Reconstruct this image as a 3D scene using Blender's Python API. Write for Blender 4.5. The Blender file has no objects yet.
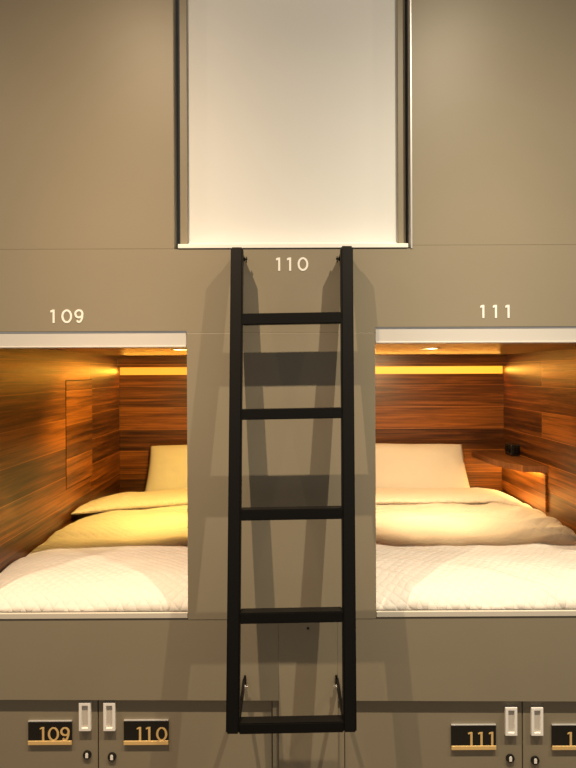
import bpy, bmesh, math, random
from mathutils import Vector, Matrix, noise
random.seed(7)
S = bpy.context.scene
COL = S.collection

# ------------------------------------------------------------------ materials
def new_mat(name):
    m = bpy.data.materials.new(name); m.use_nodes = True
    nt = m.node_tree
    return m, nt, nt.nodes['Principled BSDF']

def plain(name, col, rough=.5, metal=0., bump=0., bscale=300., var=0., spec=.5):
    m, nt, b = new_mat(name)
    b.inputs['Base Color'].default_value = (*col, 1)
    b.inputs['Roughness'].default_value = rough
    b.inputs['Metallic'].default_value = metal
    b.inputs['Specular IOR Level'].default_value = spec
    tc = nt.nodes.new('ShaderNodeTexCoord')
    if var:
        n = nt.nodes.new('ShaderNodeTexNoise'); n.inputs['Scale'].default_value = 6; n.inputs['Detail'].default_value = 5
        nt.links.new(tc.outputs['Object'], n.inputs['Vector'])
        r = nt.nodes.new('ShaderNodeMapRange')
        r.inputs['To Min'].default_value = 1 - var; r.inputs['To Max'].default_value = 1 + var
        nt.links.new(n.outputs['Fac'], r.inputs['Value'])
        mx = nt.nodes.new('ShaderNodeVectorMath'); mx.operation = 'SCALE'
        mx.inputs[0].default_value = col
        nt.links.new(r.outputs['Result'], mx.inputs['Scale'])
        nt.links.new(mx.outputs['Vector'], b.inputs['Base Color'])
    if bump:
        n = nt.nodes.new('ShaderNodeTexNoise'); n.inputs['Scale'].default_value = bscale; n.inputs['Detail'].default_value = 3
        nt.links.new(tc.outputs['Object'], n.inputs['Vector'])
        bp = nt.nodes.new('ShaderNodeBump'); bp.inputs['Strength'].default_value = bump; bp.inputs['Distance'].default_value = .002
        nt.links.new(n.outputs['Fac'], bp.inputs['Height'])
        nt.links.new(bp.outputs['Normal'], b.inputs['Normal'])
    return m

def wood_mat(name, along, across, c1, c2, row=.138, width=1.3, rough=.34, off=0.0):
    """laminate boards: 'along' and 'across' are object axes (0,1,2)"""
    m, nt, b = new_mat(name); N = nt.nodes.new; L = nt.links.new
    tc = N('ShaderNodeTexCoord'); sp = N('ShaderNodeSeparateXYZ'); L(tc.outputs['Object'], sp.inputs[0])
    cb = N('ShaderNodeCombineXYZ')
    L(sp.outputs[along], cb.inputs[0]); L(sp.outputs[across], cb.inputs[1])
    mp = N('ShaderNodeMapping'); mp.inputs['Location'].default_value = (off, .023, 0)
    L(cb.outputs[0], mp.inputs['Vector'])
    br = N('ShaderNodeTexBrick'); br.offset = .37; br.offset_frequency = 2
    br.inputs['Scale'].default_value = 1
    br.inputs['Brick Width'].default_value = width; br.inputs['Row Height'].default_value = row
    br.inputs['Mortar Size'].default_value = .0012; br.inputs['Mortar Smooth'].default_value = .2
    br.inputs['Bias'].default_value = 0
    br.inputs['Color1'].default_value = (0, 0, 0, 1); br.inputs['Color2'].default_value = (1, 1, 1, 1)
    br.inputs['Mortar'].default_value = (.95, .95, .95, 1)
    L(mp.outputs[0], br.inputs['Vector'])
    # per-board shift so that the grain breaks at each joint
    sh = N('ShaderNodeVectorMath'); sh.operation = 'MULTIPLY_ADD'
    sh.inputs[1].default_value = (7.3, 3.1, 5.7)
    L(br.outputs['Color'], sh.inputs[0]); L(mp.outputs[0], sh.inputs[2])
    st = N('ShaderNodeMapping'); st.inputs['Scale'].default_value = (1.1, 30, 1)
    L(sh.outputs[0], st.inputs['Vector'])
    n1 = N('ShaderNodeTexNoise'); n1.inputs['Scale'].default_value = 1.6; n1.inputs['Detail'].default_value = 9
    n1.inputs['Roughness'].default_value = .62; n1.inputs['Distortion'].default_value = .5
    L(st.outputs[0], n1.inputs['Vector'])
    st2 = N('ShaderNodeMapping'); st2.inputs['Scale'].default_value = (2.2, 190, 1)
    L(sh.outputs[0], st2.inputs['Vector'])
    n2 = N('ShaderNodeTexNoise'); n2.inputs['Scale'].default_value = 1.5; n2.inputs['Detail'].default_value = 4
    L(st2.outputs[0], n2.inputs['Vector'])
    mixf = N('ShaderNodeMath'); mixf.operation = 'MULTIPLY_ADD'; mixf.inputs[1].default_value = .38
    L(n2.outputs['Fac'], mixf.inputs[0]); L(n1.outputs['Fac'], mixf.inputs[2])
    brv = N('ShaderNodeMath'); brv.operation = 'MULTIPLY_ADD'; brv.inputs[1].default_value = .24
    L(br.outputs['Color'], brv.inputs[0]); L(mixf.outputs[0], brv.inputs[2])
    ramp = N('ShaderNodeValToRGB')
    ramp.color_ramp.elements[0].position = .56; ramp.color_ramp.elements[0].color = (*c1, 1)
    ramp.color_ramp.elements[1].position = 1.0; ramp.color_ramp.elements[1].color = (*c2, 1)
    e = ramp.color_ramp.elements.new(.80); e.color = (*[(a * .62 + bb * .38) for a, bb in zip(c1, c2)], 1)
    L(brv.outputs[0], ramp.inputs['Fac'])
    jm = N('ShaderNodeMix'); jm.data_type = 'RGBA'
    jm.inputs[7].default_value = (c2[0] * 1.5, c2[1] * 1.6, c2[2] * 1.7, 1)  # joint colour lightened: painted highlight along the board grooves
    L(br.outputs['Fac'], jm.inputs[0]); L(ramp.outputs[0], jm.inputs[6])
    L(jm.outputs[2], b.inputs['Base Color'])
    b.inputs['Roughness'].default_value = rough
    bp = N('ShaderNodeBump'); bp.inputs['Strength'].default_value = .25; bp.inputs['Distance'].default_value = .002; bp.invert = False
    inv = N('ShaderNodeMath'); inv.operation = 'MULTIPLY_ADD'; inv.inputs[1].default_value = -1.0
    L(br.outputs['Fac'], inv.inputs[0]); L(mixf.outputs[0], inv.inputs[2])
    L(inv.outputs[0], bp.inputs['Height']); L(bp.outputs[0], b.inputs['Normal'])
    return m

def linen_mat(name, col, quilt=True, strength=.5, period=.028):
    m, nt, b = new_mat(name); N = nt.nodes.new; L = nt.links.new
    b.inputs['Base Color'].default_value = (*col, 1); b.inputs['Roughness'].default_value = .85
    b.inputs['Specular IOR Level'].default_value = .25
    b.inputs['Sheen Weight'].default_value = .12
    tc = N('ShaderNodeTexCoord')
    nz = N('ShaderNodeTexNoise'); nz.inputs['Scale'].default_value = 9; nz.inputs['Detail'].default_value = 3
    L(tc.outputs['Object'], nz.inputs['Vector'])
    add = N('ShaderNodeVectorMath'); add.operation = 'MULTIPLY_ADD'; add.inputs[1].default_value = (.03, .03, .0)
    L(nz.outputs['Color'], add.inputs[0]); L(tc.outputs['Object'], add.inputs[2])
    mp = N('ShaderNodeMapping'); mp.inputs['Rotation'].default_value = (0, 0, math.radians(38))
    L(add.outputs[0], mp.inputs['Vector'])
    sp = N('ShaderNodeSeparateXYZ'); L(mp.outputs[0], sp.inputs[0])
    hs = []
    for ax in (0, 1):
        k = N('ShaderNodeMath'); k.operation = 'MULTIPLY'; k.inputs[1].default_value = math.pi / period
        L(sp.outputs[ax], k.inputs[0])
        s = N('ShaderNodeMath'); s.operation = 'SINE'; L(k.outputs[0], s.inputs[0])
        a = N('ShaderNodeMath'); a.operation = 'ABSOLUTE'; L(s.outputs[0], a.inputs[0])
        hs.append(a)
    mu = N('ShaderNodeMath'); mu.operation = 'MULTIPLY'; L(hs[0].outputs[0], mu.inputs[0]); L(hs[1].outputs[0], mu.inputs[1])
    sq = N('ShaderNodeMath'); sq.operation = 'POWER'; sq.inputs[1].default_value = .5; L(mu.outputs[0], sq.inputs[0])
    fin = N('ShaderNodeTexNoise'); fin.inputs['Scale'].default_value = 34; fin.inputs['Detail'].default_value = 4
    L(tc.outputs['Object'], fin.inputs['Vector'])
    ad = N('ShaderNodeMath'); ad.operation = 'MULTIPLY_ADD'; ad.inputs[1].default_value = .8
    L(fin.outputs['Fac'], ad.inputs[0])
    if quilt: L(sq.outputs[0], ad.inputs[2])
    bp = N('ShaderNodeBump'); bp.inputs['Strength'].default_value = strength; bp.inputs['Distance'].default_value = .006
    L(ad.outputs[0], bp.inputs['Height']); L(bp.outputs[0], b.inputs['Normal'])
    return m

def glow_mat(name, col, strength):
    m, nt, b = new_mat(name)
    b.inputs['Base Color'].default_value = (.3, .3, .3, 1)
    b.inputs['Emission Color'].default_value = (*col, 1)
    b.inputs['Emission Strength'].default_value = strength
    tc = nt.nodes.new('ShaderNodeTexCoord'); n = nt.nodes.new('ShaderNodeTexNoise'); n.inputs['Scale'].default_value = 3
    nt.links.new(tc.outputs['Object'], n.inputs['Vector'])
    r = nt.nodes.new('ShaderNodeMapRange'); r.inputs['To Min'].default_value = strength * .95; r.inputs['To Max'].default_value = strength * 1.05
    nt.links.new(n.outputs['Fac'], r.inputs['Value']); nt.links.new(r.outputs[0], b.inputs['Emission Strength'])
    return m

GREY = (.255, .220, .158)
M = {}
M['wall'] = plain('grey_satin_paint', GREY, .45, 0, .10, 420, .03, .5)
M['locker'] = plain('grey_locker_paint', (.245, .210, .150), .42, 0, .08, 420, .03)
M['reveal'] = plain('dark_grey_guide', (.16, .15, .13), .5, 0, .05, 200)
M['black'] = plain('black_powder_coat', (.004, .0035, .003), .5, 0, .15, 700, .1, .2)
M['blind'] = plain('white_blind_fabric', (.72, .735, .74), .55, 0, .12, 900, .012, .4)
M['white'] = plain('white_lacquer', (.57, .55, .525), .4, 0, .05, 300, .01)
M['sill'] = plain('pale_sill_lacquer', (.62, .58, .50), .45, 0, .05, 300, .02)
M['silver'] = plain('brushed_aluminium', (.60, .60, .61), .42, .6, .1, 400)
M['steel'] = plain('bright_steel', (.75, .74, .72), .25, 1, .05, 500)
M['letter'] = plain('white_lettering', (.85, .85, .82), .5, 0, .02, 400)
M['plate'] = plain('black_gloss_plate', (.008, .008, .007), .25, 0, .02, 400)
M['gold'] = plain('brushed_gold', (.95, .66, .28), .42, .4, .08, 500)
M['hole'] = plain('dark_hole', (.01, .01, .01), .8)
M['handle'] = plain('white_pull_plastic', (.90, .88, .85), .35, 0, .03, 300)
M['cup'] = plain('brushed_pull_cup', (.66, .62, .56), .4, .1, .1, 300, .1)
M['floor'] = plain('floor_vinyl', (.16, .13, .10), .5, 0, .1, 60, .15)
M['ceiling'] = plain('ceiling_paint', (.3, .29, .27), .8, 0, .05, 100)
M['platform'] = plain('plywood_platform', (.30, .2, .11), .6, 0, .1, 80, .1)
C1, C2 = (.022, .0062, .0012), (.34, .110, .016)
M['wood_back'] = wood_mat('walnut_boards_back', 0, 2, C1, C2, width=5, off=2.5)
M['wood_side'] = wood_mat('walnut_boards_side', 1, 2, C1, C2, width=2.6, off=.35)
M['wood_hatch'] = wood_mat('walnut_boards_hatch', 1, 2, C1, C2, row=.165, width=3, off=.3)
M['wood_top'] = wood_mat('walnut_boards_ceiling', 0, 1, C1, C2, width=2.2)
M['wood_shelf'] = wood_mat('walnut_shelf_board', 1, 0, (.11, .038, .009), (.25, .09, .019), row=.5, width=4, rough=.55)
M['linen'] = linen_mat('white_quilted_cotton', (.74, .695, .635), True, .45)
M['pillow'] = linen_mat('white_pillow_cotton', (.72, .70, .66), False, .25)
M['mattress'] = linen_mat('white_mattress_cotton', (.78, .76, .7), False, .2)
M['led_yellow'] = glow_mat('amber_led_strip', (1.0, .36, .012), 1.15)
M['led_warm'] = glow_mat('warm_led_strip', (1.0, .46, .010), 1.35)
M['led_shelf'] = glow_mat('warm_shelf_led', (1.0, .62, .16), 3)

# ------------------------------------------------------------------ helpers
def link(name, bm, mat, parent=None, smooth=False, loc=None):
    me = bpy.data.meshes.new(name)
    bmesh.ops.recalc_face_normals(bm, faces=bm.faces[:])
    bm.to_mesh(me); bm.free()
    me.materials.append(mat)
    if smooth:
        for p in me.polygons: p.use_smooth = True
    o = bpy.data.objects.new(name, me); COL.objects.link(o)
    if loc: o.location = loc
    if parent: o.parent = parent
    return o

def tag(o, label=None, cat=None, group=None, kind=None):
    if label: o['label'] = label
    if cat: o['category'] = cat
    if group: o['group'] = group
    if kind: o['kind'] = kind
    return o

def thing(name, loc, label, cat, group=None):
    o = bpy.data.objects.new(name, None); COL.objects.link(o)
    o.empty_display_size = .05; o.location = loc
    return tag(o, label, cat, group)

def struct(name, bm, mat):
    return tag(link(name, bm, mat), kind='structure')

def box(bm, x0, x1, y0, y1, z0, z1, bev=0., seg=2):
    vs = [bm.verts.new((x, y, z)) for x in (x0, x1) for y in (y0, y1) for z in (z0, z1)]
    idx = [(0, 1, 3, 2), (4, 6, 7, 5), (0, 4, 5, 1), (2, 3, 7, 6), (0, 2, 6, 4), (1, 5, 7, 3)]
    fs = [bm.faces.new([vs[i] for i in f]) for f in idx]
    if bev:
        es = list({e for f in fs for e in f.edges})
        bmesh.ops.bevel(bm, geom=es, offset=bev, segments=seg, affect='EDGES', profile=.5)
    return bm

def B(*a, **k):
    return box(bmesh.new(), *a, **k)

def prism_y(bm, pts, y0, y1):
    """polygon (x,z) pushed through y"""
    a = [bm.verts.new((x, y0, z)) for x, z in pts]; b = [bm.verts.new((x, y1, z)) for x, z in pts]
    n = len(pts)
    bm.faces.new(a); bm.faces.new(b[::-1])
    for i in range(n):
        bm.faces.new([a[i], b[i], b[(i + 1) % n], a[(i + 1) % n]])
    return bm

def prism_z(bm, pts, z0, z1):
    a = [bm.verts.new((x, y, z0)) for x, y in pts]; b = [bm.verts.new((x, y, z1)) for x, y in pts]
    n = len(pts)
    bm.faces.new(a); bm.faces.new(b[::-1])
    for i in range(n):
        bm.faces.new([a[i], b[i], b[(i + 1) % n], a[(i + 1) % n]])
    return bm

def beam(bm, p, q, w, d, bev=.003):
    """rectangular tube p->q; w across x, d across the other"""
    p, q = Vector(p), Vector(q); ax = (q - p).normalized()
    ux = Vector((1, 0, 0)); ux = (ux - ax * ux.dot(ax)).normalized() if abs(ax.x) < .9 else Vector((0, 1, 0))
    uy = ax.cross(ux).normalized()
    vs = []
    for base in (p, q):
        for sx, sy in ((-1, -1), (1, -1), (1, 1), (-1, 1)):
            vs.append(bm.verts.new(base + ux * sx * w / 2 + uy * sy * d / 2))
    fs = [bm.faces.new(vs[0:4][::-1]), bm.faces.new(vs[4:8])]
    for i in range(4):
        fs.append(bm.faces.new([vs[i], vs[(i + 1) % 4], vs[4 + (i + 1) % 4], vs[4 + i]]))
    if bev:
        bmesh.ops.bevel(bm, geom=list({e for f in fs for e in f.edges}), offset=bev, segments=2, affect='EDGES')
    return bm

def cyl(bm, p, q, r, n=20, r2=None, bev=0):
    p, q = Vector(p), Vector(q); ax = (q - p).normalized()
    u = ax.orthogonal().normalized(); v = ax.cross(u); r2 = r if r2 is None else r2
    a = [bm.verts.new(p + (u * math.cos(t) + v * math.sin(t)) * r) for t in [2 * math.pi * i / n for i in range(n)]]
    b = [bm.verts.new(q + (u * math.cos(t) + v * math.sin(t)) * r2) for t in [2 * math.pi * i / n for i in range(n)]]
    bm.faces.new(a[::-1]); bm.faces.new(b)
    for i in range(n):
        bm.faces.new([a[i], a[(i + 1) % n], b[(i + 1) % n], b[i]])
    return bm

def ribbon(bm, pts, widths, y0, y1, closed=False):
    """flat stroke in x,z with thickness along y"""
    n = len(pts); P = [Vector((x, z)) for x, z in pts]; Lf, Rt = [], []
    for i in range(n):
        a = P[i - 1] if (i or closed) else P[i]; c = P[(i + 1) % n] if (i < n - 1 or closed) else P[i]
        t = (c - a).normalized(); nn = Vector((-t.y, t.x)); w = widths[i] / 2 if isinstance(widths, list) else widths / 2
        Lf.append(P[i] + nn * w); Rt.append(P[i] - nn * w)
    mk = lambda L, y: [bm.verts.new((q.x, y, q.y)) for q in L]
    lf, rf, lb, rb = mk(Lf, y0), mk(Rt, y0), mk(Lf, y1), mk(Rt, y1)
    m = n if closed else n - 1
    for i in range(m):
        j = (i + 1) % n
        bm.faces.new([lf[i], lf[j], rf[j], rf[i]]); bm.faces.new([lb[i], rb[i], rb[j], lb[j]])
        bm.faces.new([lf[i], lb[i], lb[j], lf[j]]); bm.faces.new([rf[i], rf[j], rb[j], rb[i]])
    if not closed:
        bm.faces.new([lf[0], rf[0], rb[0], lb[0]]); bm.faces.new([lf[-1], lb[-1], rb[-1], rf[-1]])
    return bm

def digit(ch, h, w, thin=None):
    """digit in x,z: base line at z=0, centred on x=0, facing -y"""
    bm = bmesh.new(); y0, y1 = -.0012, 0; thin = thin or w
    if ch == '1':
        prism_y(bm, [(-w * .5, 0), (w * .5, 0), (w * .5, h), (-w * .6, h), (-h * .24, h * .93), (-h * .24, h * .93 - thin), (-w * .5, h - thin * 1.25)], y0, y1)
    elif ch == '0':
        n = 36; rx, rz = h * .385 - w * .4, h * .5 - w * .4
        ribbon(bm, [(rx * math.cos(t), h / 2 + rz * math.sin(t)) for t in [2 * math.pi * i / n for i in range(n)]],
               [thin + (w - thin) * abs(math.cos(2 * math.pi * i / n)) for i in range(n)], y0, y1, True)
    elif ch == '9':
        n = 32; r = h * .325 - w * .4; cz = h - r - w * .4
        ribbon(bm, [(r * math.cos(t), cz + r * math.sin(t)) for t in [2 * math.pi * i / n for i in range(n)]],
               [thin + (w - thin) * abs(math.cos(2 * math.pi * i / n)) for i in range(n)], y0 - .0002, y1, True)
        tail = []
        for i in range(15):
            t = math.radians(2 - 128 * i / 14)
            tail.append((r * 1.0 * math.cos(t) * (1 if i < 7 else 1.0), cz + (cz - w * .45) * math.sin(t) / 1.0))
        tail = [(x, max(z, w * .45)) for x, z in tail]
        ribbon(bm, tail, w * .95, y0, y1)
    elif ch == '2':
        r = h * .29; cz = h - r - w * .4; pts = []
        for i in range(13):
            t = math.radians(165 - 200 * i / 12); pts.append((r * math.cos(t), cz + r * math.sin(t)))
        pts += [(-r, w * .5), (r * 1.15, w * .5)]
        ribbon(bm, pts, w, y0, y1)
    return bm

# ------------------------------------------------------------------ key positions (metres; front wall plane y = 0)
PL, PR = -.327, .295            # pillar edges = inner edges of the two lower openings
UX0, UX1, UZ = -.366, .413, 1.9600  # upper opening
XW = 1.75                       # half width of the built front
TOP = 3.35
POD = {109: dict(z0=.739, z1=1.6865, hb=1.6325, ht=1.6815), 111: dict(z0=.739, z1=1.697, hb=1.6430, ht=1.6920)}
YB = 1.90                       # pod back wall
ZC = 1.752                      # pod ceiling top (slab)

# ------------------------------------------------------------------ setting
bm = bmesh.new()
T = .02
g = .0003
def panel(x0, x1, z0, z1, dy=0.):
    box(bm, x0 + g, x1 - g, -dy, T, z0 + g, z1 - g, .0012, 2)
panel(-XW, UX0, 1.9575, TOP)                                  # left of the closed blind
panel(UX1, XW, 1.9665, TOP)                                   # right of it
# band between the rows, notched round the blind
prism_y(bm, [(-XW, 1.6865), (PL, 1.6865), (PL, 1.6795), (PR, 1.6795), (PR, 1.697), (XW, 1.697), (XW, 1.9664), (UX1 + .0, 1.9664), (UX1, UZ - .004), (UX0, UZ - .004), (UX0, 1.9574), (-XW, 1.9574)], -.0012, T)
panel(PL, PR, .7335, 1.6790, .0022)                           # pillar
panel(-XW, -1.0602, .7335, 1.6865, .0022)                      # piers outside the pods
panel(1.3852, XW, .7335, 1.6965, .0022)
wf = struct('wall_front', bm, M['wall'])
bm = bmesh.new()
# fascia below the bunks: left, middle (runs down to the plinth) and right boards
def zl(x): return .4655 - .0085 * x                          # top line of the lockers (drops to the right)
MX0, MX1 = -.0285, .1665
prism_y(bm, [(-XW, zl(-XW)), (MX0 - g, zl(MX0)), (MX0 - g, .7325), (PL, .7325), (PL, .738), (-XW, .738)], -.0015, T)
prism_y(bm, [(MX1 + g, zl(MX1)), (XW, zl(XW)), (XW, .738), (PR, .738), (PR, .7325), (MX1 + g, .7325)], -.0015, T)
prism_y(bm, [(MX0 + g, .06), (MX1 - g, .06), (MX1 - g, .7325), (MX0 + g, .7325)], -.0015, T)
struct('trim_1', bm, M['wall'])
hb = bmesh.new(); cyl(hb, (.0692, -.0016, .7042), (.0692, -.0035, .7042), .0042, 16)
sc_ = link('screw_cap', hb, M['hole']); tag(sc_, 'tiny dark screw cap on the grey panel behind the ladder', 'screw cap')
# narrow fillers beside the middle board
FX0, FX1 = -.0495, .1885
bm = bmesh.new(); RC = .014
box(bm, FX0 + g, MX0 - g, RC - .006, RC + .02, .06, zl(FX0) - .001, .001)
box(bm, MX1 + g, FX1 - g, RC - .006, RC + .02, .06, zl(FX1) - .001, .001)
struct('trim_2', bm, M['wall'])
struct('baseboard_front', B(-XW, XW, .03, .06, 0, .06, bev=.001), M['reveal'])
struct('floor', B(-XW, XW, -3.6, 2.1, -.05, 0), M['floor'])
struct('ceiling', B(-XW, XW, -3.6, .3, TOP + .0, TOP + .06), M['ceiling'])

# upper opening: silver edge trim, sill, blind
bm = bmesh.new()
box(bm, UX0 - .0025, UX0 - .0005, -.0015, .03, UZ - .004, TOP - .002, .0008)
struct('trim_5', bm, M['wall'])
bm = bmesh.new()
box(bm, UX1 + .0005, UX1 + .0060, -.004, .03, UZ - .004, TOP - .002, .0008)
struct('trim_3', bm, M['silver'])
struct('trim_4', B(UX0 + .012, UX1 - .008, -.005, .075, UZ - .0015, UZ + .0125, bev=.0015), M['letter'])
rb = thing('roller_blind', (.02, .05, UZ + .014), 'closed white roller blind filling the upper opening above the number 110', 'blind')
def P(name, bm, mat, par, smooth=False):
    o = link(name, bm, mat, par, smooth); o.matrix_parent_inverse = Matrix.Translation(par.location).inverted() if False else Matrix.Identity(4)
    # geometry is given in world coordinates: move it into the parent's frame
    inv = WM(par).inverted(); o.data.transform(inv)
    return o
def WM(o):
    m = Matrix.Translation(o.location) @ o.rotation_euler.to_matrix().to_4x4()
    return WM(o.parent) @ m if o.parent else m
bm = bmesh.new()
box(bm, UX0 + .012, UX0 + .036, .042, .10, UZ + .0125, TOP - .01, .001)
gr = P('guide_rail', bm, M['wall'], rb)
bm = bmesh.new(); box(bm, UX1 - .032, UX1 - .007, .042, .10, UZ + .0125, TOP - .01, .001)
P('guide_rail', bm, M['wall'], rb)
P('blind_fabric', B(UX0 + .030, UX1 - .027, .060, .064, UZ + .014, TOP - .02), M['blind'], rb)
P('bottom_bar', B(UX0 + .034, UX1 - .031, .055, .068, UZ + .0128, UZ + .030, bev=.003), M['blind'], rb)
bm = bmesh.new()
box(bm, UX0 - .02, UX0, T + .001, .20, UZ - .02, TOP - .01); box(bm, UX1 + .0, UX1 + .02, T + .031, .20, UZ - .02, TOP - .01)
box(bm, UX0, UX1, .10, .20, UZ - .02, UZ - .002)
struct('window_1', bm, M['reveal'])

# ------------------------------------------------------------------ sleeping pods
DIV = .15
DOWN = {109: (-.47, .74), 111: (.65, .74)}
def make_pod(num, x0, x1, label, ledmat, ledlens=None):
    ledlens = ledlens or M['led_shelf']
    d = POD[num]
    ox0, ox1 = (x0 + .0005, PL) if num == 109 else (PR, x1 - .0005)
    pod = thing('sleeping_pod', ((x0 + x1) / 2, .02, .66), label, 'sleeping pod')
    zb, zt, zc = .66, d['z1'] + .02, 1.655
    th = .018
    # back wall: boards below the light slot, soffit above it
    SL0, SL1 = 1.536, 1.584
    P('back_panel', B(x0, x1, YB, YB + th, zb, SL0), M['wood_back'], pod)
    P('soffit_panel', B(x0, x1, YB - .045, YB + .045, SL1, zc), M['wood_back'], pod)
    P('led_strip', B(x0, x1, YB + .018, YB + .026, SL0 + .0, SL1), ledmat, pod)
    l = P('side_panel', B(x0 - th, x0, .056, YB + .05, zb, zc + .02), M['wood_side'], pod)
    P('side_panel', B(x1, x1 + th, .056, YB + .05, zb, zc + .02), M['wood_side'], pod)
    gp = link('hatch_surround', B(0, .0006, .937, 1.338, .989, 1.515), M['hole'], l); gp.data.transform(Matrix.Translation((x0, 0, 0))); gp.data.transform(WM(l).inverted())
    h = link('hatch', B(0.0006, .003, .94, 1.335, .992, 1.512, bev=.0012), M['wood_hatch'], l); h.data.transform(Matrix.Translation((x0, 0, 0))); h.data.transform(WM(l).inverted())
    P('ceiling_panel', B(x0, x1, .056, YB + .05, zc, zc + .02), M['wood_top'], pod)
    lx, ly = DOWN[num]
    bm = bmesh.new(); n = 32
    ribbon(bm, [(.040 * math.cos(t), .040 * math.sin(t)) for t in [2 * math.pi * q / n for q in range(n)]], .010, -.003, 0, True)
    bm.transform(Matrix.Translation((lx, ly, zc - .0002)) @ Matrix.Rotation(math.pi / 2, 4, 'X'))
    dl = P('downlight', bm, M['white'], pod); dl['label'] = 'small round recessed downlight'
    bm = bmesh.new(); cyl(bm, (lx, ly, zc - .0002), (lx, ly, zc - .0012), .035, 28)
    o = link('lens', bm, ledlens, dl); o.data.transform(WM(dl).inverted())
    P('platform', B(x0, x1, .03, YB - .001, zb - .02, zb + .02), M['platform'], pod)
    P('sill', B(ox0, ox1, -.0045, .006, d['z0'] + .0005, d['z0'] + .0195, bev=.002), M['sill'], pod)
    return pod
XL, XR = -1.06, 1.385
X109 = (XL, DIV - .02); X111 = (DIV + .02, XR)
make_pod(109, *X109, 'open wood-lined sleeping pod numbered 109 left of the black ladder', M['led_yellow'])
make_pod(111, *X111, 'open wood-lined sleeping pod numbered 111 right of the black ladder', M['led_warm'])

def header(num, x0, x1, label):
    d = POD[num]
    t = thing('roller_blind', ((x0 + x1) / 2, .02, d['hb']), label, 'blind', 'rolled up pod blinds')
    P('cassette', B(x0, x1, .003, .054, d['hb'] + .006, d['ht'], bev=.002), M['white'], t)
    P('bottom_bar', B(x0 + .001, x1 - .001, .0, .03, d['hb'], d['hb'] + .0065, bev=.002), M['white'], t)
header(109, -1.0595, PL - .001, 'rolled up white blind across the top of the pod under the wall number 109')
header(111, PR + .001, 1.3845, 'rolled up white blind across the top of the pod under the wall number 111')

# ------------------------------------------------------------------ bedding
def sstep(a, b, x):
    t = min(1, max(0, (x - a) / (b - a))); return t * t * (3 - 2 * t)

def make_mattress(x0, x1, label):
    bm = box(bmesh.new(), x0, x1, .13, 1.885, .681, .785, .03, 4)
    o = link('mattress', bm, M['mattress'], smooth=True)
    tag(o, label, 'mattress'); return o
make_mattress(X109[0] + .012, X109[1] - .03, 'white mattress showing beside the pillow under the yellow-lit duvet of pod 109')
make_mattress(X111[0] + .012, XR - .10, 'white mattress showing at the pillow edge under the cream duvet of pod 111')

def duvet(num, x0, x1, label):
    NX, NY = 130, 170; y0, y1 = .0085, 1.34
    bm = bmesh.new(); top = []; bot = []
    for j in range(NY + 1):
        v = j / NY; y = y0 + (y1 - y0) * v; rt, rb_ = [], []
        for i in range(NX + 1):
            u = i / NX
            xr = x1
            xl = x0
            if num == 109: xl = x0 + .075 * sstep(.85, 1.2, y)
            x = xl + (xr - xl) * u
            z = .842
            z += .012 * sstep(.5, 1.1, y)
            fr = max(0, 1 - (y - y0) / .26); z -= .092 * (1 - math.sqrt(max(0, 1 - fr ** 2.3)))
            if num == 109:
                e = max(0, 1 - (x - xl) / .16); z -= .025 * e ** 2
                z -= .02 * max(0, 1 - (xr - x) / .08) ** 2
            else:
                w = .27
                e = max(0, 1 - (xr - x) / w); z -= .105 * (1 - math.sqrt(max(0, 1 - e ** 2.2)))
                z -= .02 * max(0, 1 - (x - xl) / .08) ** 2
            z += .0048 * noise.noise(Vector((x * 6 + 1.5 * y, y * 21, num * .1))) * sstep(.2, .5, y)
            p = Vector((x * 3.1 + num, y * 3.3, .3))
            z += .011 * noise.noise(p) + .005 * noise.noise(p * 3.1)
            if num == 111:
                # diagonal creases running to the wall-side edge
                k = sstep(.80, 1.18, x) * sstep(.25, .5, y)
                q = (y - .55 * (x - 1.0)) * 13 + 1.2 * noise.noise(Vector((x * 4, y * 5, 2)))
                z += k * .018 * (1 - abs(math.sin(q * 1.5))) - k * .004
                # folds at the front hem
                kf = 1 - sstep(.10, .34, y)
                q2 = (x * 1.0 + y * 1.3) * 7 + 2.2 * noise.noise(Vector((x * 3, y * 4, 5)))
                z += kf * .009 * (max(0, 1 - abs(math.sin(q2)) * 1.8))
                r_ = noise.ridged_multi_fractal(Vector((x * 5 + 3, y * 7, 1)), 1.0, 2.0, 3, 1.0, 2.0)
                z += .0028 * (r_ - 1)
            else:
                z += .004 * math.sin(y * 26 + 2.2 * noise.noise(Vector((x * 2.2, y * 2, 7)))) * sstep(.3, .6, y)
                r_ = noise.ridged_multi_fractal(Vector((x * 5 + 9, y * 7, 4)), 1.0, 2.0, 3, 1.0, 2.0)
                z += .0016 * (r_ - 1)
            z = max(z, .7592 if y < .2 else .7)
            rt.append(bm.verts.new((x, y, z)))
            zb = min(z - .012, max(.7875, z - .06)) if y > .12 else z - .012
            rb_.append(bm.verts.new((x, y + (.012 if y < .1 else 0), max(zb, .750 if y < .12 else .70))))
        top.append(rt); bot.append(rb_)
    for j in range(NY):
        for i in range(NX):
            bm.faces.new([top[j][i], top[j][i + 1], top[j + 1][i + 1], top[j + 1][i]])
            bm.faces.new([bot[j][i], bot[j + 1][i], bot[j + 1][i + 1], bot[j][i + 1]])
    for j in range(NY):
        bm.faces.new([top[j][0], top[j + 1][0], bot[j + 1][0], bot[j][0]])
        bm.faces.new([top[j][NX], bot[j][NX], bot[j + 1][NX], top[j + 1][NX]])
    for i in range(NX):
        bm.faces.new([top[0][i], bot[0][i], bot[0][i + 1], top[0][i + 1]])
        bm.faces.new([top[NY][i], top[NY][i + 1], bot[NY][i + 1], bot[NY][i]])
    o = link('duvet', bm, M['linen'], smooth=True)
    tag(o, label, 'duvet'); return o

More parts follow.
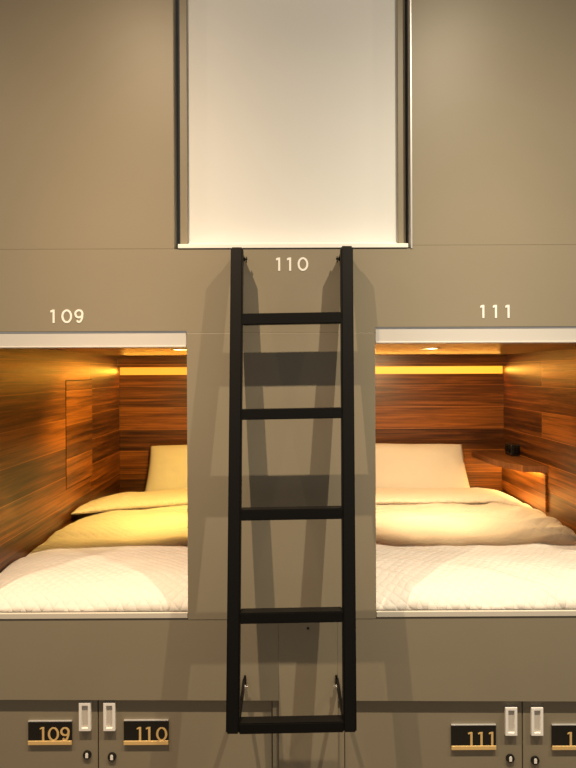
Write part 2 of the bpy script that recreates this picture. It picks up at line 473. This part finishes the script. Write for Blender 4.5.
def fold(num, par, x0, x1, y0, y1, zb, zt):
    """turned-back head end of the duvet: a soft flattened roll"""
    bm = bmesh.new(); NX, NA = 90, 28; rings = []
    for i in range(NX + 1):
        u = i / NX; x = x0 + (x1 - x0) * u
        e = min(u, 1 - u); sc = math.sqrt(min(1, max(.02, e / .10)))  if True else 1
        sc = .12 + .88 * min(1, sc)
        if num == 111: drop = .10 * max(0, 1 - (1 - u) / .24) ** 2
        else: drop = .012 * max(0, 1 - u / .2) ** 2
        ring = []
        for k in range(NA):
            a = 2 * math.pi * k / NA
            c, s = math.cos(a), math.sin(a)
            yy = (y0 + y1) / 2 + (y1 - y0) / 2 * math.copysign(abs(c) ** .75, c)
            zz = (zb + zt) / 2 + (zt - zb) / 2 * math.copysign(abs(s) ** .8, s) * sc
            n = noise.noise(Vector((x * 5 + num, yy * 5, 3)))
            n2 = noise.noise(Vector((x * 17 + num, yy * 9, 6)))
            if num == 109: yy -= .20 * max(0, 1 - u / .5) ** 1.5
            yy += .012 * n + (.007 * n2 if c < 0 else 0)
            zz += (.006 * n + .0045 * n2) * (1 if s > 0 else 0) - drop
            ring.append(bm.verts.new((x, yy, zz)))
        rings.append(ring)
    for i in range(NX):
        for k in range(NA):
            bm.faces.new([rings[i][k], rings[i][(k + 1) % NA], rings[i + 1][(k + 1) % NA], rings[i + 1][k]])
    bm.faces.new(rings[0][::-1]); bm.faces.new(rings[-1])
    return P('turned_back_edge', bm, M['linen'], par, True)

d109 = duvet(109, X109[0] + .006, X109[1] - .03, 'white quilted duvet glowing yellow on the bed of pod 109')
d111 = duvet(111, X111[0] + .01, XR - .02, 'creased white quilted duvet on the bed of pod 111')
fold(109, d109, -1.052, X109[1] - .035, 1.18, 1.52, .845, .900)
fold(111, d111, X111[0] + .02, XR - .03, 1.20, 1.53, .845, .892)

def pillow(num, cx, w, h, t, ybot, ztop, label):
    N = 44; bm = bmesh.new(); grid = {}
    for side in (1, -1):
        for i in range(N + 1):
            for j in range(N + 1):
                u, v = -1 + 2 * i / N, -1 + 2 * j / N
                edge = (i in (0, N)) or (j in (0, N))
                if edge and side == -1: grid[(-1, i, j)] = grid[(1, i, j)]; continue
                x = u * w / 2 * (1 - .045 * (1 - v * v) * abs(u) ** 3 * 0 - .05 * (1 - abs(u)) * 0)
                # sides pull in between the corners
                x = u * (w / 2) * (1 - .035 * (1 - v * v)); y = v * (h / 2) * (1 - .035 * (1 - u * u))
                f = ((1 - u ** 4) * (1 - v ** 4)); f = max(0, f) ** .55
                z = side * (t / 2) * f
                z += side * f * (.010 * noise.noise(Vector((x * 6 + num, y * 7, side))) + .004 * noise.noise(Vector((x * 18, y * 18 + num, side))))
                grid[(side, i, j)] = bm.verts.new((x, y, z))
    for side in (1, -1):
        for i in range(N):
            for j in range(N):
                f = [grid[(side, i, j)], grid[(side, i + 1, j)], grid[(side, i + 1, j + 1)], grid[(side, i, j + 1)]]
                bm.faces.new(f if side == 1 else f[::-1])
    o = link('pillow', bm, M['pillow'], smooth=True)
    ang = math.radians(50)
    o.rotation_euler = (ang, math.radians(.6 if num == 111 else -.8), 0)
    # v=-1 edge is the bottom/front edge
    o.location = (cx, ybot + h / 2 * math.cos(ang), ztop - h / 2 * math.sin(ang))
    tag(o, label, 'pillow'); return o
pillow(109, -.505, .68, .40, .13, 1.56, 1.100, 'plump pillow tinted yellow leaning on the back boards of pod 109')
pillow(111, .755, .68, .40, .13, 1.56, 1.100, 'plump white pillow leaning on the back boards beside the shelf of pod 111')

# ------------------------------------------------------------------ corner shelves
def shelf(num, xw, label):
    t = thing('corner_shelf', (xw - .1, 1.5, 1.02), label, 'shelf')
    ya, yb_ = 1.225, YB - .002; w = .205; z0, z1 = 1.012, 1.046
    pts = [(xw - .001, yb_), (xw - w, yb_), (xw - w, ya + .32)]
    # rounded nose sweeping to the front edge
    for i in range(1, 9):
        a = i / 9 * math.pi / 2
        pts.append((xw - w + .055 * (1 - math.cos(a)) + .048 * i / 9, ya + .32 - .30 * (i / 9) - .02 * math.sin(a)))
    pts += [(xw - .001, ya)]
    P('shelf_board', prism_z(bmesh.new(), pts, z0, z1), M['wood_shelf'], t)
    P('support_panel', B(xw - .013, xw - .001, ya + .012, yb_, .80, z0 - .0005, bev=.001), M['wood_side'], t)
    P('led_strip', B(xw - .055, xw - .025, ya + .06, yb_ - .05, z0 - .007, z0 - .0005), M['led_shelf'], t)
    return t
shelf(111, XR, 'dark wood corner shelf lit from below beside the pillow of pod 111')
so = thing('power_socket', (XR - .03, 1.72, 1.0462), 'small black twin power socket standing on the corner shelf of pod 111', 'socket')
P('socket_block', B(XR - .055, XR - .003, 1.62, 1.72, 1.0462, 1.115, bev=.004), M['plate'], so)
for yy in (1.645, 1.695):
    bm = bmesh.new(); cyl(bm, (XR - .055, yy, 1.083), (XR - .060, yy, 1.083), .017, 18)
    P('socket_outlet', bm, M['black'], so)
bm = bmesh.new(); box(bm, XR - .045, XR - .012, 1.612, 1.6205, 1.062, 1.10, .003)
P('rocker_switch', bm, M['black'], so)

# ------------------------------------------------------------------ wall numbers
def wall_number(txt, x0, x1, zb, h, label):
    t = thing('room_number', ((x0 + x1) / 2, -.0012, zb), label, 'number')
    n = {'109': (.07, .47, .84), '110': (.08, .43, .84), '111': (.10, .50, .90)}[txt]
    for ch, f in zip(txt, n):
        o = link('digit_' + {'1': 'one', '0': 'zero', '9': 'nine'}[ch], digit(ch, h, .0066), M['letter'], t)
        o.location = ((f - .5) * (x1 - x0), 0, 0)
wall_number('109', -.7723, -.6640, 1.7145, .0440, 'white wall number 109 above the left pod')
wall_number('110', -.0290, .0740, 1.8835, .0440, 'white wall number 110 between the tops of the ladder rails')
wall_number('111', .6421, .7460, 1.7255, .0430, 'white wall number 111 above the right pod')

# ------------------------------------------------------------------ lockers
def locker(num, x0, x1, hx, kx, kz, hz, plate, dg, label):
    t = thing('locker', ((x0 + x1) / 2, RC, .06), label, 'locker', 'lockers below the pods')
    bm = bmesh.new()
    prism_y(bm, [(x0 + .0016, .062), (x1 - .0016, .062), (x1 - .0016, zl(x1) - .0005), (x0 + .0016, zl(x0) - .0005)], RC, RC + .02)
    bmesh.ops.bevel(bm, geom=bm.edges[:], offset=.0012, segments=2, affect='EDGES')
    P('door', bm, M['locker'], t)
    # carcass behind the door
    bm = bmesh.new()
    for a in ((x0 + .002, x0 + .018), (x1 - .018, x1 - .002)): box(bm, a[0], a[1], RC + .0205, .55, .062, .44)
    box(bm, x0 + .002, x1 - .002, .55, .565, .062, .44)
    P('carcass', bm, M['reveal'], t)
    # flush pull
    w, hh = .0392, .0925
    bm = bmesh.new(); a, b_, c, d_ = hx - w / 2, hx + w / 2, hz - hh / 2, hz + hh / 2; rw = .0095; rt = .009
    box(bm, a, a + rw, RC - .012, RC - .0002, c, d_, .0008); box(bm, b_ - rw, b_, RC - .012, RC - .0002, c, d_, .0008)
    box(bm, a + rw - .0004, b_ - rw + .0004, RC - .012, RC - .0002, d_ - rt, d_, .0006); box(bm, a + rw - .0004, b_ - rw + .0004, RC - .012, RC - .0002, c, c + rt, .0006)
    hd = P('handle', bm, M['handle'], t); hd['label'] = 'white flush pull'
    s = link('handle_cup', B(a + rw - .0003, b_ - rw + .0003, RC - .0060, RC - .0003, c + rt - .0003, d_ - rt + .0003), M['cup'], hd); s.data.transform(WM(hd).inverted())
    # cam lock
    bm = bmesh.new(); cyl(bm, (kx, RC - .0002, kz), (kx, RC - .006, kz), .0145, 24, .0135)
    lk = P('lock', bm, M['plate'], t); lk['label'] = 'round black cam lock'
    bm = bmesh.new(); cyl(bm, (kx, RC - .006, kz + .0038), (kx, RC - .0072, kz + .0038), .0048, 16)
    box(bm, kx - .0045, kx + .0045, RC - .0071, RC - .006, kz - .0080, kz + .001)
    s = link('keyhole', bm, M['handle'], lk); s.data.transform(WM(lk).inverted())
    # number plate
    px0, px1, pz0, pz1 = plate
    pl = P('number_plate', B(px0, px1, RC - .006, RC - .0002, pz0 + .004, pz1 - .003, bev=.0008), M['plate'], t)
    pl['label'] = 'black number plate with gold digits'
    def sub(nm, bm_, mt):
        s_ = link(nm, bm_, mt, pl); s_.data.transform(WM(pl).inverted()); return s_
    sub('gold_bar', B(px0, px1, RC - .0085, RC - .0002, pz0, pz0 + .0135, bev=.001), M['gold'])
    sub('plate_rim', B(px0, px1, RC - .007, RC - .0002, pz1 - .0035, pz1, bev=.0008), M['silver'])
    for ch, x in dg:
        bm = digit(ch, .046, .0072, .0040); bm.transform(Matrix.Translation((x, RC - .0062, pz0 + .0125)))
        sub('gold_digit', bm, M['gold'])
    return t
locker(109, -1.215, -.6285, -.6693, -.665, .2825, .4128, (-.8589, -.7142, .3190, .3980), [('1', -.8085), ('0', -.7745), ('9', -.7365)],
       'grey locker with the gold number 109 at the far left of the row')
locker(110, -.6285, FX0, -.5886, -.5826, .2754, .4124, (-.5425, -.3944, .3172, .3990), [('1', -.4880), ('1', -.4575), ('0', -.4165)],
       'grey locker with the gold number 110 left of the ladder foot')
locker(111, FX1, .7819, .7415, .7402, .2625, .3890, (.5438, .6923, .2942, .3777), [('1', .6100), ('1', .6435), ('1', .6790)],
       'grey locker with the gold number 111 right of the ladder foot')
locker(112, .7819, 1.37, .8276, .8229, .2554, .3884, (.878, 1.0233, .2922, .3760), [('1', .9400), ('1', .9720), ('2', 1.004)],
       'grey locker at the far right with its number plate cut by the edge')

# ------------------------------------------------------------------ ladder
G0, GS, Q = .042, .118, .042
def gy(z): return -(G0 + GS * (1.95 - z)) - Q / 2      # centre line of the tube
ld = thing('ladder', (.01, gy(.5), .5), 'black metal ladder with five rungs fixed to the grey wall between the pods', 'ladder')
zt, zb = 1.944, .500
LX = [(-.1541, -.1592), (.1950, .1815)]
for (xt, xb), dz in zip(LX, (0, .003)):
    bm = bmesh.new(); beam(bm, (xb, gy(zb + dz), zb + dz), (xt, gy(zt + dz), zt + dz), .0385, Q, .004)
    P('side_rail', bm, M['black'], ld)
def railx(k, z): return LX[k][1] + (LX[k][0] - LX[k][1]) * (z - zb) / (zt - zb)
for a, b_ in ((1.735, 1.700), (1.4370, 1.4050), (1.1365, 1.1040), (.8395, .8070), (.5330, .5020)):
    z = (a + b_) / 2
    bm = bmesh.new(); beam(bm, (railx(0, z) + .0185, gy(z), z - .002), (railx(1, z) - .0185, gy(z), z + .002), Q - .002, a - b_, .0025)
    P('rung', bm, M['black'], ld)
for k in (0, 1):
    s = 1 if k == 0 else -1
    for z, up in ((1.917, True), (.527, False)):
        bm = bmesh.new(); xr = railx(k, z)
        if up:
            box(bm, xr - .0165, xr + .0165, gy(z) + Q / 2 - .001, -.0018, z - .016, z + .020, .001)
            x = xr + s * .0165
        else:
            x = xr + s * .0165
            box(bm, x - .0040, x + .0040, gy(z) + Q / 2 - .004, -.0022, z - .013, z + .013, .001)
            box(bm, min(x, x + s * .007), max(x, x + s * .007), -.010, -.0022, z - .004, z + .024, .001)
        br = P('bracket', bm, M['black'], ld)
        bm = bmesh.new(); zz = z + (.000 if up else -.006)
        yy = gy(z) + Q / 2 + .014 if up else -.02
        cyl(bm, (x, yy, zz), (x + s * .014, yy, zz), .003, 12)
        cyl(bm, (x + s * .001, yy, zz), (x + s * .006, yy, zz), .007, 6)
        box(bm, min(x + s * .009, x + s * .012), max(x + s * .009, x + s * .012), yy - .002, yy + .002, zz - .012, zz + .008, .0005)
        o = link('bolt', bm, M['black'] if up else M['steel'], br); o.data.transform(WM(br).inverted())
        if not up: o['label'] = 'shiny steel bolt'

# ------------------------------------------------------------------ lights
def spot(name, loc, aim, power, col, ang, profile, size=.010):
    """overhead spot lamp; 'profile' is the lamp's beam: (degrees off axis, relative intensity)"""
    l = bpy.data.lights.new(name, 'SPOT'); l.energy = power; l.color = col
    l.spot_size = math.radians(ang); l.spot_blend = .25; l.shadow_soft_size = size
    l.use_nodes = True; nt = l.node_tree
    em = [n for n in nt.nodes if n.type == 'EMISSION'][0]
    tc = nt.nodes.new('ShaderNodeTexCoord'); sp = nt.nodes.new('ShaderNodeSeparateXYZ')
    nt.links.new(tc.outputs['Normal'], sp.inputs[0])
    ng = nt.nodes.new('ShaderNodeMath'); ng.operation = 'MULTIPLY'; ng.inputs[1].default_value = -1; ng.use_clamp = True
    nt.links.new(sp.outputs['Z'], ng.inputs[0])
    ac = nt.nodes.new('ShaderNodeMath'); ac.operation = 'ARCCOSINE'; nt.links.new(ng.outputs[0], ac.inputs[0])
    mr = nt.nodes.new('ShaderNodeMath'); mr.operation = 'DIVIDE'; mr.inputs[1].default_value = math.radians(90); nt.links.new(ac.outputs[0], mr.inputs[0])
    fc = nt.nodes.new('ShaderNodeFloatCurve'); cv = fc.mapping.curves[0]
    pts = [(a / 90, v) for a, v in profile]
    cv.points[0].location = pts[0]; cv.points[1].location = pts[-1]
    for p_ in pts[1:-1]: cv.points.new(*p_)
    fc.mapping.update()
    nt.links.new(mr.outputs[0], fc.inputs['Value']); nt.links.new(fc.outputs[0], em.inputs['Strength'])
    o = bpy.data.objects.new(name, l); COL.objects.link(o); o.location = loc
    o.rotation_euler = (Vector(aim) - Vector(loc)).to_track_quat('-Z', 'Y').to_euler()
    return o
BEAM = [(0, .88), (8, .78), (20, .42), (34, .155), (52, .048), (70, .035), (90, .02)]
spot('ceiling_spot_left', (-.557, -.87, 3.10), (-.50, .0, .35), 385, (1.0, .74, .47), 150, BEAM)
spot('added_spot_far_left', (-1.82, -.87, 3.10), (-1.55, .0, .35), 250, (1.0, .76, .50), 150, BEAM)  # unseen lamp, added to brighten the left pod and outer wall
spot('added_spot_far_right', (1.96, -.87, 3.10), (1.60, .0, .35), 250, (1.0, .78, .52), 150, BEAM)  # unseen lamp, added so the right bed front looks evenly lit
spot('ceiling_spot_right', (.703, -.87, 3.10), (.62, .0, .35), 385, (1.0, .84, .60), 150, BEAM)

def area(name, loc, direction, sx, sy, power, col):
    l = bpy.data.lights.new(name, 'AREA'); l.shape = 'RECTANGLE'; l.size = sx; l.size_y = sy; l.energy = power; l.color = col
    o = bpy.data.objects.new(name, l); COL.objects.link(o); o.location = loc
    o.rotation_euler = Vector(direction).to_track_quat('-Z', 'Y').to_euler()
    return o
for num, (x0, x1), c1, c2, c3, p1, p2, p3 in ((109, X109, (1, .40, .04), (1, .54, .10), (1, .63, .15), 2.6, 4, 84), (111, X111, (1, .40, .06), (1, .58, .16), (1, .68, .33), 2.6, 4, 84)):
    area('cove_led_light', ((x0 + x1) / 2, YB + .004, 1.56), (0, -1, -.5), x1 - x0 - .04, .03, p1, c1)
    if num == 111: area('shelf_led_light', (x1 - .040, 1.54, 1.003), (0, 0, -1), .03, .55, p2, c2)
    lx, ly = DOWN[num]
    l = bpy.data.lights.new('pod_downlight', 'SPOT'); l.energy = p3; l.color = c3; l.shadow_soft_size = .03
    l.spot_size = math.radians(128); l.spot_blend = .85
    o = bpy.data.objects.new('pod_downlight', l); COL.objects.link(o); o.location = (lx, ly, 1.648)
    o.rotation_euler = Vector((-.5 if num == 109 else .16, .86, -1)).to_track_quat('-Z', 'Y').to_euler()

w = bpy.data.worlds.new('hall'); S.world = w; w.use_nodes = True
w.node_tree.nodes['Background'].inputs[0].default_value = (1.0, .90, .78, 1)
w.node_tree.nodes['Background'].inputs[1].default_value = .27

# ------------------------------------------------------------------ camera
cd = bpy.data.cameras.new('camera'); cam = bpy.data.objects.new('camera', cd); COL.objects.link(cam)
yaw, pit, roll = -.00293, -.00032, -.00416
fw = Vector((-math.sin(yaw) * math.cos(pit), math.cos(yaw) * math.cos(pit), math.sin(pit)))
rt = Vector((math.cos(yaw), math.sin(yaw), 0)); up = rt.cross(fw)
r2 = rt * math.cos(roll) + up * math.sin(roll); u2 = up * math.cos(roll) - rt * math.sin(roll)
mt = Matrix((r2, u2, -fw)).transposed().to_4x4(); mt.translation = (.0002, -2.05, 1.5485)
cam.matrix_world = mt
cd.sensor_fit = 'VERTICAL'; cd.sensor_height = 24; cd.lens = 620.93 * 24 / 768
cd.shift_y = -11.39 / 768; cd.shift_x = .16 / 768
cd.clip_start = .05
S.camera = cam
S.view_settings.view_transform = 'Standard'; S.view_settings.look = 'None'; S.view_settings.gamma = 1
S.view_settings.use_curve_mapping = False
S.view_settings.exposure = 0
S.cycles.use_denoising = True
S.cycles.max_bounces = 8
